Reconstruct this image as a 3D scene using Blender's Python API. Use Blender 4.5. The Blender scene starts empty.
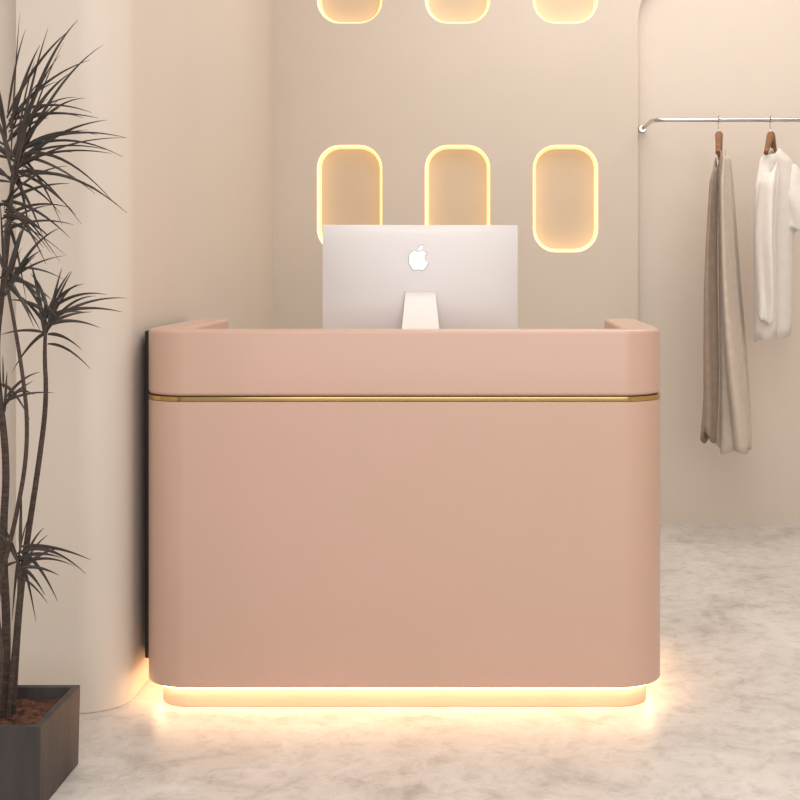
import bpy, bmesh, math, random
from mathutils import Vector, Matrix
random.seed(7)
S=bpy.context.scene
F=1265.0; CX=486.0; HY=262.0; H=1.316
def P(px,py,d):
    return Vector(((px-CX)*d/F, d, H+(HY-py)*d/F))

# ---------------- materials
def mat(name,col,rough=.5,metal=0,emit=None,es=0,var=0,scale=5,bump=0,bscale=60,col2=None,stretch=(1,1,1),coat=0,sheen=0):
    m=bpy.data.materials.new(name); m.use_nodes=True
    n=m.node_tree; b=n.nodes['Principled BSDF']
    b.inputs['Base Color'].default_value=(*col,1); b.inputs['Roughness'].default_value=rough
    b.inputs['Metallic'].default_value=metal
    b.inputs['Coat Weight'].default_value=coat
    b.inputs['Coat Roughness'].default_value=.12
    b.inputs['Sheen Weight'].default_value=sheen
    if emit:
        b.inputs['Emission Color'].default_value=(*emit,1); b.inputs['Emission Strength'].default_value=es
    tc=n.nodes.new('ShaderNodeTexCoord'); mp=n.nodes.new('ShaderNodeMapping')
    mp.inputs['Scale'].default_value=stretch
    n.links.new(tc.outputs['Object'],mp.inputs[0])
    if var or col2:
        t=n.nodes.new('ShaderNodeTexNoise'); t.inputs['Scale'].default_value=scale; t.inputs['Detail'].default_value=6
        n.links.new(mp.outputs[0],t.inputs['Vector'])
        r=n.nodes.new('ShaderNodeValToRGB'); r.color_ramp.elements[0].position=.35; r.color_ramp.elements[1].position=.65
        c2=col2 if col2 else tuple(c*(1-var) for c in col)
        r.color_ramp.elements[0].color=(*c2,1); r.color_ramp.elements[1].color=(*col,1)
        n.links.new(t.outputs['Fac'],r.inputs[0]); n.links.new(r.outputs[0],b.inputs['Base Color'])
    if bump:
        t=n.nodes.new('ShaderNodeTexNoise'); t.inputs['Scale'].default_value=bscale; t.inputs['Detail'].default_value=4
        n.links.new(mp.outputs[0],t.inputs['Vector'])
        bp=n.nodes.new('ShaderNodeBump'); bp.inputs['Strength'].default_value=bump; bp.inputs['Distance'].default_value=.01
        n.links.new(t.outputs['Fac'],bp.inputs['Height']); n.links.new(bp.outputs[0],b.inputs['Normal'])
    return m
M_wall=mat('plaster_cream',(.70,.615,.535),.75,var=.04,scale=1.2,bump=.05,bscale=40)
M_wallL=mat('plaster_side',(.67,.59,.515),.5,var=.03,scale=1.0,bump=.03,bscale=30)
M_panel=mat('plaster_niche_panel',(.66,.575,.49),.7,var=.05,scale=1.1,bump=.05,bscale=40)
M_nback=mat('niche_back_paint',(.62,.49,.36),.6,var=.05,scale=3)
M_ceil=mat('ceiling_paint',(.8,.78,.75),.8,var=.02)
M_desk=mat('blush_lacquer',(.60,.385,.31),.34,col2=(.57,.385,.295),scale=1.1,coat=.35)
M_deskin=mat('blush_inner',(.66,.45,.37),.5,var=.04,scale=2)
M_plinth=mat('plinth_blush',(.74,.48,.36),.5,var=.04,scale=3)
M_gold=mat('brass_trim',(.60,.41,.16),.12,metal=1,var=.1,scale=6)
M_gapshade=mat('gap_shade_black',(.02,.018,.018),.6,var=.3,scale=6)  # near-black colour standing in for shade between desk and left wall
M_led=mat('warm_led',(1,.8,.5),.5,emit=(1,.70,.40),es=11)
M_nled=mat('niche_led',(1,.85,.5),.5,emit=(1,.70,.27),es=1.9)
M_nled2=mat('niche_led_diffuser',(1,.8,.5),.5,emit=(1,.62,.24),es=.75)
M_alu=mat('brushed_aluminium',(.70,.68,.675),.45,metal=.25,var=.03,scale=3)
M_alu2=mat('aluminium_stand',(.72,.68,.66),.4,metal=.25,var=.03,scale=3)
M_screen=mat('screen_glass',(.01,.01,.012),.1,var=.2)
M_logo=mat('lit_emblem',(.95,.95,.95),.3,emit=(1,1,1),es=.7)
M_chrome=mat('polished_steel',(.62,.60,.58),.15,metal=1,var=.05)
M_wood=mat('hanger_wood',(.28,.12,.05),.45,var=.4,scale=20,stretch=(1,1,6))
M_taupe=mat('taupe_linen',(.62,.53,.44),.9,var=.10,scale=30,bump=.3,bscale=250,sheen=.15)
M_brown=mat('brown_linen',(.34,.26,.20),.9,var=.15,scale=30,bump=.3,bscale=250,sheen=.15)
M_white=mat('white_cotton',(.80,.755,.70),.9,var=.05,scale=20,bump=.2,bscale=250,sheen=.15)
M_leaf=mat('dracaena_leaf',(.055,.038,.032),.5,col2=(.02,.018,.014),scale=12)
M_stem=mat('dracaena_bark',(.085,.058,.045),.85,var=.5,scale=40,bump=.6,bscale=90,stretch=(1,1,3))
M_pot=mat('charcoal_planter',(.075,.064,.062),.55,col2=(.025,.022,.022),scale=9,stretch=(1,1,.15),bump=.2,bscale=40)
M_soil=mat('bark_mulch',(.17,.065,.035),.95,col2=(.04,.018,.012),scale=45,bump=1,bscale=90)

def floor_mat():
    m=bpy.data.materials.new('polished_stone_floor'); m.use_nodes=True
    n=m.node_tree; b=n.nodes['Principled BSDF']; L=n.links
    tc=n.nodes.new('ShaderNodeTexCoord')
    t1=n.nodes.new('ShaderNodeTexNoise'); t1.inputs['Scale'].default_value=2.8; t1.inputs['Detail'].default_value=10; t1.inputs['Roughness'].default_value=.72; t1.inputs['Distortion'].default_value=.8
    t2=n.nodes.new('ShaderNodeTexNoise'); t2.inputs['Scale'].default_value=16; t2.inputs['Detail'].default_value=8; t2.inputs['Roughness'].default_value=.78; t2.inputs['Distortion'].default_value=.5
    L.new(tc.outputs['Object'],t1.inputs['Vector']); L.new(tc.outputs['Object'],t2.inputs['Vector'])
    r=n.nodes.new('ShaderNodeValToRGB'); e=r.color_ramp.elements
    e[0].position=.33; e[0].color=(.47,.435,.405,1); e[1].position=.62; e[1].color=(.74,.705,.67,1)
    x=e.new(.46); x.color=(.64,.605,.57,1)
    L.new(t1.outputs['Fac'],r.inputs[0])
    r2=n.nodes.new('ShaderNodeValToRGB'); r2.color_ramp.elements[0].position=.35; r2.color_ramp.elements[0].color=(.70,.685,.67,1); r2.color_ramp.elements[1].position=.52; r2.color_ramp.elements[1].color=(1,1,1,1)
    L.new(t2.outputs['Fac'],r2.inputs[0])
    mx=n.nodes.new('ShaderNodeMix'); mx.data_type='RGBA'; mx.blend_type='MULTIPLY'; mx.inputs[0].default_value=.7
    L.new(r.outputs[0],mx.inputs[6]); L.new(r2.outputs[0],mx.inputs[7]); L.new(mx.outputs[2],b.inputs['Base Color'])
    b.inputs['Roughness'].default_value=.34
    bp=n.nodes.new('ShaderNodeBump'); bp.inputs['Strength'].default_value=.10; bp.inputs['Distance'].default_value=.01
    L.new(t2.outputs['Fac'],bp.inputs['Height']); L.new(bp.outputs[0],b.inputs['Normal'])
    return m
M_floor=floor_mat()

# ---------------- helpers
def obj(name,me,m=None,parent=None,smooth=False):
    o=bpy.data.objects.new(name,me); S.collection.objects.link(o)
    if m: me.materials.append(m)
    if parent: o.parent=parent
    if smooth:
        for p in me.polygons: p.use_smooth=True
    return o
def empty(name,loc=(0,0,0)):
    o=bpy.data.objects.new(name,None); S.collection.objects.link(o); o.empty_display_size=.1
    return o
def mesh(name,vs,fs,m,parent=None,smooth=False):
    me=bpy.data.meshes.new(name); me.from_pydata([tuple(v) for v in vs],[],fs); me.update()
    bm=bmesh.new(); bm.from_mesh(me); bmesh.ops.recalc_face_normals(bm,faces=bm.faces); bm.to_mesh(me); bm.free()
    return obj(name,me,m,parent,smooth)
def box(name,x0,x1,y0,y1,z0,z1,m,parent=None,bev=0):
    vs=[(x,y,z) for z in (z0,z1) for x,y in ((x0,y0),(x1,y0),(x1,y1),(x0,y1))]
    fs=[(0,1,2,3),(4,5,6,7),(0,1,5,4),(1,2,6,5),(2,3,7,6),(3,0,4,7)]
    o=mesh(name,vs,fs,m,parent)
    if bev: bevel(o,bev)
    return o
def bevel(o,w,seg=3,ang=35):
    b=o.modifiers.new('b','BEVEL'); b.width=w; b.segments=seg; b.limit_method='ANGLE'; b.angle_limit=math.radians(ang)
    for p in o.data.polygons: p.use_smooth=True
    w_=o.modifiers.new('wn','WEIGHTED_NORMAL'); w_.keep_sharp=True
def prism(name,pts,z0,z1,m,parent=None,bev=0,seg=3,ang=35):
    n=len(pts)
    vs=[(p[0],p[1],z0) for p in pts]+[(p[0],p[1],z1) for p in pts]
    fs=[tuple(range(n)),tuple(range(n,2*n))]+[(i,(i+1)%n,n+(i+1)%n,n+i) for i in range(n)]
    o=mesh(name,vs,fs,m,parent)
    if bev: bevel(o,bev,seg,ang)
    return o
def arc(cx,cy,r,a0,a1,n=16):
    return [(cx+r*math.cos(math.radians(a0+(a1-a0)*i/n)),cy+r*math.sin(math.radians(a0+(a1-a0)*i/n))) for i in range(n+1)]
def rrect(cx,cy,w,h,r,n=10):
    x0,x1,y0,y1=cx-w/2+r,cx+w/2-r,cy-h/2+r,cy+h/2-r
    return arc(x1,y1,r,0,90,n)+arc(x0,y1,r,90,180,n)+arc(x0,y0,r,180,270,n)+arc(x1,y0,r,270,360,n)
def tube(name,pts,r,m,parent=None,radii=None,kind='POLY',cyc=False):
    c=bpy.data.curves.new(name,'CURVE'); c.dimensions='3D'; c.bevel_depth=r; c.bevel_resolution=4; c.use_fill_caps=True
    s=c.splines.new('NURBS' if kind=='NURBS' else 'POLY'); s.points.add(len(pts)-1)
    for i,p in enumerate(pts):
        s.points[i].co=(*p,1)
        if radii: s.points[i].radius=radii[i]
    if kind=='NURBS': s.order_u=3; s.use_endpoint_u=True; s.resolution_u=10
    s.use_cyclic_u=cyc
    o=bpy.data.objects.new(name,c); S.collection.objects.link(o)
    me=bpy.data.meshes.new_from_object(o.evaluated_get(bpy.context.evaluated_depsgraph_get()))
    bpy.data.objects.remove(o); me.materials.clear(); me.name=name
    return obj(name,me,m,parent,True)
def flat(name,loops,thick,m,parent=None,plane='xz',y=0):
    """filled 2-D outline with holes, extruded"""
    c=bpy.data.curves.new(name,'CURVE'); c.dimensions='2D'; c.fill_mode='BOTH'; c.extrude=thick/2
    for lp in loops:
        s=c.splines.new('POLY'); s.points.add(len(lp)-1); s.use_cyclic_u=True
        for i,p in enumerate(lp): s.points[i].co=(p[0],p[1],0,1)
    o=bpy.data.objects.new(name,c); S.collection.objects.link(o)
    me=bpy.data.meshes.new_from_object(o.evaluated_get(bpy.context.evaluated_depsgraph_get()))
    bpy.data.objects.remove(o); me.materials.clear(); me.name=name
    me.transform(Matrix.Translation((0,y,0))@Matrix.Rotation(math.radians(90),4,'X'))
    return obj(name,me,m,parent)

# ---------------- room shell
CH=3.6
YN=6.30; YB=6.36
box('floor',-3.2,3.4,-1.2,6.6,-.1,0,M_floor)
box('ceiling',-3.2,3.4,-1.2,6.6,CH,CH+.1,M_ceil)
box('wall_back',-1.06,3.4,YB,YB+.2,0,CH,M_wall)
box('wall_right',3.4,3.5,-1.2,6.6,0,CH,M_wall)
XW=-1.061; YF=3.683
prism('wall_left',[(-1.371,YF)]+arc(XW-.13,YF+.13,.13,270,360,20)+[(XW,6.56),(-1.371,6.56)],0,CH,M_wallL,bev=.004,seg=2,ang=40)
box('wall_left_return',-3.2,-1.371,YF+.10,YF+.3,0,CH,M_wallL)
box('wall_far_left',-3.3,-3.2,-1.2,YF+.3,0,CH,M_wall)
# niche panel with rounded niches and the rounded opening on its right
XE=.757
outer=[(XW,0),(XE,0)]+list(reversed(arc(XE+.25,2.52,.25,90,180,14)))+[(3.4,2.77),(3.4,CH),(XW,CH)]
niches=[]
NC=[349.5,457.5,565.5]
for zc in (1.632,2.772):
    for px in NC: niches.append(((px-CX)*YN/F,zc))
NW,NH,NR=.325,.535,.115
loops=[outer]+[rrect(x,z,NW,NH,NR) for x,z in niches]
pan=flat('wall_niche_panel',loops,YB-YN,M_panel,y=(YN+YB)/2)
for x,z in niches:
    lt=empty('niche_light')
    def band(nm,w0,y0,w1,y1,m):
        o1=rrect(x,z,NW-w0,NH-w0,NR-w0/2); o2=rrect(x,z,NW-w1,NH-w1,NR-w1/2); n=len(o1)
        vs=[(a,y0,b) for a,b in o1]+[(a,y1,b) for a,b in o2]
        fs=[(i,(i+1)%n,n+(i+1)%n,n+i) for i in range(n)]
        mesh(nm,vs,fs,m,lt)
    band('led_strip',.002,YN+.006,.014,YN+.036,M_nled)
    band('led_diffuser',.014,YN+.036,.034,YB-.004,M_nled2)
    flat('niche_back',[rrect(x,z,NW-.004,NH-.004,NR-.002)],.003,M_nback,lt,y=YB-.002)

# ---------------- reception desk
desk=empty('reception_desk')
XL,XR,Y0,Y1=-1.018,.527,3.70,4.47
def ushape(off,t,r=.135,y1=Y1):
    xl,xr,y0=XL+off,XR-off,Y0+off; r=r-off
    rb=min(.03,t*.35)
    o=arc(xl+rb,y1-rb,rb,90,180,6)+arc(xl+r,y0+r,r,180,270,24)+arc(xr-r,y0+r,r,270,360,24)+arc(xr-rb,y1-rb,rb,0,90,6)
    ri=max(r-t,.05); a=xl+t; b=xr-t; c=y0+t*.8
    i=[(b,y1)]+list(reversed(arc(b-ri,c+ri,ri,270,360,12)))+list(reversed(arc(a+ri,c+ri,ri,180,270,12)))+[(a,y1)]
    return o+i
prism('body_lower',ushape(0,.11),.070,.9070,M_desk,desk,bev=.003,ang=50)
prism('brass_band',ushape(-.001,.10),.908,.9215,M_gold,desk,bev=.0015,ang=50)
prism('body_upper',ushape(0,.11),.9225,1.117,M_desk,desk,bev=.012,seg=4,ang=50)
prism('plinth',ushape(.042,.14,y1=Y1-.05),0,.066,M_plinth,desk,bev=.003,ang=50)
# LED strip: quads along the overhang, front and both sides
def ledstrip():
    def path(off):
        xl,xr,y0=XL+off,XR-off,Y0+off; r=.135-off
        return [(xl,Y1-.06)]+arc(xl+r,y0+r,r,180,270,16)+arc(xr-r,y0+r,r,270,360,16)+[(xr,Y1-.06)]
    a=path(.018); b=path(.040); n=len(a)
    vs=[(x,y,.0695) for x,y in a]+[(x,y,.0695) for x,y in b]+[(x,y,.062) for x,y in b]+[(x,y,.062) for x,y in a]
    fs=[]
    for k in range(4):
        for i in range(n-1):
            p=k*n; q=((k+1)%4)*n
            fs.append((p+i,p+i+1,q+i+1,q+i))
    mesh('under_glow_strip',vs,fs,M_led,desk)
ledstrip()
box('worktop',XL+.11,XR-.11,Y0+.088,Y1-.02,.89,.92,M_deskin,desk)
box('gap_shade_slab',XL-.029,XL-.001,3.88,Y1,.10,1.105,M_gapshade,desk,.004)  # slab added to draw the shadow gap beside the desk, not a desk part

# ---------------- desktop computer
pc=empty('desktop_computer')
YC=4.24; xc=(420.5-CX)*YC/F
zt=H+(HY-225)*YC/F; W=.652; PH=.44
NXg,NZg=40,28
vs=[];fs=[]
for j in range(NZg+1):
    for i in range(NXg+1):
        u=-1+2*i/NXg; v=-1+2*j/NZg
        d=.006+.030*(1-u*u)**.9*(1-v*v)**.6 if abs(u)<1 and abs(v)<1 else .006
        vs.append((u*W/2,-d,v*PH/2))
for j in range(NZg):
    for i in range(NXg):
        a=j*(NXg+1)+i; fs.append((a,a+1,a+NXg+2,a+NXg+1))
mesh('display_shell',vs,fs,M_alu,pc,True)
box('display_edge',-W/2,W/2,-.0062,0,-PH/2,PH/2,M_alu,pc,.0015)
box('screen_glass',-W/2+.01,W/2-.01,.0002,.003,-PH/2+.09,PH/2-.01,M_screen,pc)
body=[(0,.30),(.06,.335),(.14,.365),(.22,.37),(.32,.335),(.38,.28),(.31,.21),(.27,.12),(.265,.03),(.30,-.06),(.35,-.115),(.42,-.15),(.38,-.27),(.31,-.38),(.24,-.46),(.16,-.49),(.08,-.47),(.0,-.45),(-.08,-.47),(-.15,-.49),(-.23,-.46),(-.31,-.37),(-.39,-.22),(-.43,-.04),(-.42,.12),(-.37,.25),(-.28,.34),(-.2,.365),(-.11,.355)]
lf=[(0.0,.40),(.01,.48),(.05,.56),(.12,.62),(.2,.64),(.19,.56),(.15,.48),(.08,.42)]
k=.072
lg=flat('emblem',[[(a*k-.007,b*k+.105) for a,b in body],[(a*k-.007,b*k+.105) for a,b in lf]],.008,M_logo,pc,y=-.0325)
k2=k*1.10
M_dk=mat('emblem_bezel',(.42,.41,.41),.4,metal=.4,var=.05)
flat('emblem_surround',[[(a*k2-.007,b*k2+.105) for a,b in body],[(a*k2-.007,b*k2+.1045) for a,b in lf]],.008,M_dk,pc,y=-.0315)
def sweep(name,prof,m,parent):
    vs=[];fs=[]
    for hw,y,z,t in prof:
        vs+=[(-hw,y,z),(hw,y,z),(hw,y+t,z),(-hw,y+t,z)]
    for i in range(len(prof)-1):
        a=4*i;b=a+4
        fs+=[(a+j,a+(j+1)%4,b+(j+1)%4,b+j) for j in range(4)]
    fs+=[(0,1,2,3),tuple(range(4*len(prof)-4,4*len(prof)))]
    o=mesh(name,vs,fs,m,parent); bevel(o,.003,2,30); return o
zoff=zt-PH/2
sweep('stand_neck',[(.050,-.024,1.224-zoff,.010),(.051,-.045,1.216-zoff,.012),(.053,-.062,1.19-zoff,.010),(.062,-.100,1.10-zoff,.008),(.068,-.125,1.03-zoff,.007),(.07,-.14,.95-zoff,.007),(.07,-.14,.921-zoff,.012)],M_alu2,pc)
box('stand_foot',-.095,.095,-.14,.06,.921-zoff,.928-zoff,M_alu2,pc,.002)
pc.location=(xc,YC,zoff); pc.rotation_euler=(0,0,math.radians(3))

# ---------------- clothes rail
rail=empty('clothes_rail')
YR=5.95; ZR=1.985; sc=F/YR
pts=[(.785,YB-.002,ZR),(.785,YR+.06,ZR)]+[(.845-.06*math.cos(math.radians(a)),YR+.06-.06*math.sin(math.radians(a)),ZR) for a in range(15,91,15)]+[(2.2,YR,ZR),(2.25,YR+.05,ZR),(2.25,YB-.002,ZR)]
tube('bar',pts,.010,M_chrome,rail)
for x in (.785,2.25):
    me=bpy.data.meshes.new('wall_flange'); bm=bmesh.new()
    bmesh.ops.create_cone(bm,cap_ends=True,segments=32,radius1=.021,radius2=.017,depth=.014,matrix=Matrix.Translation((x,YB-.008,ZR))@Matrix.Rotation(math.radians(90),4,'X'))
    bm.to_mesh(me); bm.free(); obj('wall_flange',me,M_chrome,rail)

def hanger(par,X,th,span=.20,zs=1.915):
    d=Vector((math.cos(th),math.sin(th),0)); c=Vector((X,YR,0))
    hk=[]
    r=.022
    for a in range(-30,211,20):
        hk.append(c+Vector((0,r*math.cos(math.radians(a)),ZR-.004+r*math.sin(math.radians(a))*1.0)))
    hk=[c+Vector((0,0,zs)),c+Vector((0,.004,zs+.02)),c+Vector((0,.022,ZR-.02))]+hk
    tube('hook',hk,.0028,M_chrome,par)
    p=[c+d*(-span)+Vector((0,0,zs-.10)),c+d*(-span*.6)+Vector((0,0,zs-.055)),c+d*(-.03)+Vector((0,0,zs-.008)),c+Vector((0,0,zs)),c+d*.03+Vector((0,0,zs-.008)),c+d*(span*.6)+Vector((0,0,zs-.055)),c+d*span+Vector((0,0,zs-.10))]
    tube('wood_arms',p,.013,M_wood,par,radii=[.9,1,1.3,1.5,1.3,1,.9],kind='NURBS')
def garment(name,par,th,levels,m,nf=7,amp=.18,ph=0,seg=96,solid=.004,hem=0):
    vs=[];fs=[]
    L=[]
    for i in range(len(levels)-1):
        for k in range(8):
            t=k/8; L.append([levels[i][j]*(1-t)+levels[i+1][j]*t for j in range(5)])
    L.append(list(levels[-1])); N=len(L)
    for i,(z,cx,cy,a,b) in enumerate(L):
        t=i/(N-1)
        for s in range(seg):
            u=2*math.pi*s/seg
            am=amp*(.2+.9*min(1,t*1.4))
            w1=math.sin(nf*u+ph+1.6*math.sin(2.2*t+ph)); w2=math.sin((nf*2-3)*u+2*ph-2.7*t); w3=math.sin(3*u-3.5*t+ph)
            f=1+am*(.45*w1+.25*w2*(1-.5*t)+.5*w3)
            lx=a*math.cos(u)*(1+(f-1)*.35); ly=b*math.sin(u)*f+.35*b*am*math.sin(2*u+4*t)
            x=cx+lx*math.cos(th)-ly*math.sin(th)+.006*math.sin(7*t+ph); y=cy+lx*math.sin(th)+ly*math.cos(th)
            zz=z+(.014*math.sin(2*u+ph)+.008*math.sin(5*u))*t+hem*math.cos(u)*t
            if t<.15: zz-= abs(math.cos(u))**1.5*.05*(1-t/.15)
            vs.append((x,y,zz))
    for i in range(N-1):
        for s in range(seg):
            fs.append((i*seg+s,i*seg+(s+1)%seg,(i+1)*seg+(s+1)%seg,(i+1)*seg+s))
    o=mesh(name,vs,fs,m,par,True)
    so=o.modifiers.new('s','SOLIDIFY'); so.thickness=solid
    return o
def Z(py): return H+(HY-py)/sc
def X(px): return (px-CX)/sc
g1=empty('hanging_dress')
hanger(g1,X(719),math.radians(78),.17,1.915)
garment('dress_body',g1,math.radians(80),[(Z(150),X(722),YR,.05,.012),(Z(160),X(724),YR,.15,.024),(Z(185),X(725),YR,.18,.032),(Z(290),X(729),YR,.17,.045),(Z(380),X(733),YR,.17,.060),(Z(445),X(735),YR,.17,.072)],M_taupe,nf=6,amp=.5,ph=1,hem=.02)
garment('dress_wrap',g1,math.radians(74),[(Z(158),X(714),YR-.06,.03,.010),(Z(185),X(711),YR-.08,.06,.018),(Z(290),X(707),YR-.09,.075,.024),(Z(380),X(705),YR-.09,.08,.027),(Z(436),X(704),YR-.09,.08,.028)],M_brown,nf=4,amp=.5,ph=2,hem=-.02)
g2=empty('hanging_shirt')
hanger(g2,X(771),math.radians(70),.17,1.915)
garment('shirt_body',g2,math.radians(55),[(Z(148),X(775),YR,.06,.02),(Z(160),X(776),YR,.16,.045),(Z(185),X(777),YR,.185,.060),(Z(250),X(775),YR,.175,.060),(Z(335),X(772),YR,.17,.060)],M_white,nf=5,amp=.38,ph=.5,hem=.02)
garment('shirt_sleeve_near',g2,math.radians(10),[(Z(165),X(766),YR-.15,.02,.03),(Z(185),X(762),YR-.17,.042,.045),(Z(240),X(758),YR-.18,.043,.05),(Z(290),X(757),YR-.18,.038,.045),(Z(318),X(757),YR-.18,.034,.04)],M_white,nf=4,amp=.35,ph=2)
garment('shirt_sleeve_far',g2,math.radians(-10),[(Z(155),X(782),YR+.04,.035,.03),(Z(175),X(789),YR+.02,.065,.05),(Z(200),X(794),YR+.0,.072,.055),(Z(228),X(799),YR-.01,.07,.055)],M_white,nf=4,amp=.3,ph=1,hem=.02)

# ---------------- potted plant
pl=empty('potted_dracaena')
px0,px1,py0,py1,pz=-1.36,-1.064,3.02,3.32,.207
def planter():
    t=.018
    vs=[]
    def ring(x0,x1,y0,y1,z): return [(x0,y0,z),(x1,y0,z),(x1,y1,z),(x0,y1,z)]
    i=.004
    R=[ring(px0+i,px1-i,py0+i,py1-i,0),ring(px0,px1,py0,py1,pz),ring(px0+t,px1-t,py0+t,py1-t,pz),ring(px0+t,px1-t,py0+t,py1-t,pz-.06)]
    for r in R: vs+=r
    fs=[(0,1,2,3)]
    for k in range(3): fs+=[(4*k+j,4*k+(j+1)%4,4*k+4+(j+1)%4,4*k+4+j) for j in range(4)]
    fs.append((12,13,14,15))
    o=mesh('planter_box',vs,fs,M_pot,pl); bevel(o,.003,2,30)
    n=22; vs=[];fs=[]
    for a in range(n+1):
        for b in range(n+1):
            vs.append((px0+t+(px1-px0-2*t)*a/n,py0+t+(py1-py0-2*t)*b/n,pz-.035+random.uniform(-.007,.009)))
    for a in range(n):
        for b in range(n):
            q=a*(n+1)+b; fs.append((q,q+n+1,q+n+2,q+1))
    mesh('soil',vs,fs,M_soil,pl)
planter()
def stem(pts,r0,r1,nm):
    v=[P(a,b,c) for a,b,c in pts]; n=len(v)
    rr=[(r0+(r1-r0)*i/(n-1)) for i in range(n)]
    tube(nm,v,1.0,M_stem,pl,radii=rr,kind='NURBS')
stem([(4,718,3.17),(8,640,3.17),(2,540,3.16),(8,460,3.15),(-6,360,3.14),(4,280,3.14),(10,210,3.14),(14,165,3.14)],.0115,.005,'stem_tall')
stem([(12,718,3.20),(16,640,3.20),(24,560,3.22),(38,470,3.22),(47,400,3.2),(44,350,3.2),(46,325,3.2)],.010,.004,'stem_mid')
stem([(-4,718,3.12),(4,660,3.10),(-6,600,3.1),(14,530,3.09),(30,440,3.08),(20,350,3.08),(6,280,3.08)],.007,.004,'stem_thin')
stem([(8,718,3.16),(14,650,3.15),(20,600,3.12),(19,565,3.1)],.007,.004,'stem_short')
LV=[];LF=[]
def leaf(c,tip,up,w=.0075,seg=12):
    d=tip-c; Ln=d.length
    ctrl=c+d*.45+Vector((0,0,up*Ln))
    side=d.cross(Vector((random.uniform(-.9,.9),-1,random.uniform(-.5,.5)))).normalized()
    nrm=side.cross(d).normalized()
    b=len(LV)
    for i in range(seg+1):
        t=i/seg
        p=c*(1-t)**2+ctrl*2*t*(1-t)+tip*t*t
        ww=w*(min(1,.45+t*3)*(1-t**1.7))+.0004
        LV.extend([p-side*ww,p+nrm*ww*.35,p+side*ww])
    for i in range(seg):
        q=b+3*i
        LF.append((q,q+1,q+4,q+3)); LF.append((q+1,q+2,q+5,q+4))
def head(cx,cy,cd,tips,extra,lmin,lmax,amin=-30,amax=210):
    for tx,ty in tips:
        dd=cd+random.uniform(-.13,.13)
        c=P(cx+random.uniform(-3,3),cy+random.uniform(-16,16),cd)
        leaf(c,P(tx,ty,dd),random.uniform(.14,.30),w=random.uniform(.0042,.0056))
    for _ in range(extra):
        a=math.radians(random.uniform(amin,amax)); l=random.uniform(lmin,lmax); dy=random.uniform(-.6,.6)
        c=P(cx+random.uniform(-3,3),cy+random.uniform(-18,18),cd)
        tip=c+Vector((math.cos(a)*math.cos(dy),math.sin(dy)*.8,math.sin(a)*math.cos(dy)))*l
        if tip.y>3.6: tip.y=3.6
        leaf(c,tip,random.uniform(.12,.30),w=random.uniform(.0035,.005))
head(13,165,3.14,[(78,20),(48,28),(20,12),(103,45),(107,120),(85,98),(127,213),(96,188),(62,225),(44,240),(-40,60),(-60,130),(72,72),(108,150),(60,55),(35,60),(88,130),(64,42),(30,235),(116,205),(76,215)],20,.14,.30,-50,200)
head(8,130,3.14,[(70,30),(40,45),(90,60),(98,118),(-20,20)],10,.12,.26,0,180)
head(4,215,3.14,[(60,262),(48,235),(70,238),(26,300),(-40,250),(52,205)],12,.12,.22,-70,70)
head(6,285,3.08,[(42,250),(60,228),(40,330),(-30,300),(52,300),(30,215)],10,.12,.2,-60,120)
head(46,328,3.2,[(127,298),(122,312),(100,328),(84,284),(62,268),(96,296),(18,278),(8,300),(0,335),(82,350),(70,290),(30,262),(92,312),(12,372)],10,.10,.19,-35,205)
head(19,562,3.1,[(91,560),(86,574),(62,548),(58,602),(36,622),(-20,590),(-4,520),(74,566),(48,535),(12,620)],8,.09,.17,-60,180)
head(2,400,3.14,[(40,372),(30,420),(-20,380),(34,395)],5,.08,.14,-60,120)
mesh('leaves',LV,LF,M_leaf,pl)

# ---------------- lights
def area(name,loc,rot,sx,sy,e,col):
    l=bpy.data.lights.new(name,'AREA'); l.shape='RECTANGLE'; l.size=sx; l.size_y=sy; l.energy=e; l.color=col
    o=bpy.data.objects.new(name,l); S.collection.objects.link(o); o.location=loc; o.rotation_euler=[math.radians(a) for a in rot]
    return o
area('overhead_softbox',(1.0,5.0,CH-.02),(0,0,0),2.6,1.6,52,(1,.96,.92))  # added softbox above the view, brightens back wall and floor
area('overhead_softbox',(.2,1.6,CH-.02),(0,0,0),2.6,2.6,56,(1,.97,.94))  # added unseen softbox over the front of the room, soft fill
area('front_fill',(.6,-1.1,1.9),(90,0,0),4.5,2.8,86,(1,.975,.95))  # added fill behind the camera, no window is modelled there
w=bpy.data.worlds.new('world'); S.world=w; w.use_nodes=True
w.node_tree.nodes['Background'].inputs[0].default_value=(1,.97,.95,1); w.node_tree.nodes['Background'].inputs[1].default_value=.5

cam=bpy.data.cameras.new('camera'); co=bpy.data.objects.new('camera',cam); S.collection.objects.link(co); S.camera=co
co.location=(0,0,H); co.rotation_euler=(math.radians(90),0,0)
cam.sensor_width=36; cam.lens=F/800*36; cam.shift_x=-(CX-400)/800; cam.shift_y=-(400-HY)/800
cam.clip_start=.05
S.view_settings.view_transform='Standard'; S.view_settings.look='None'
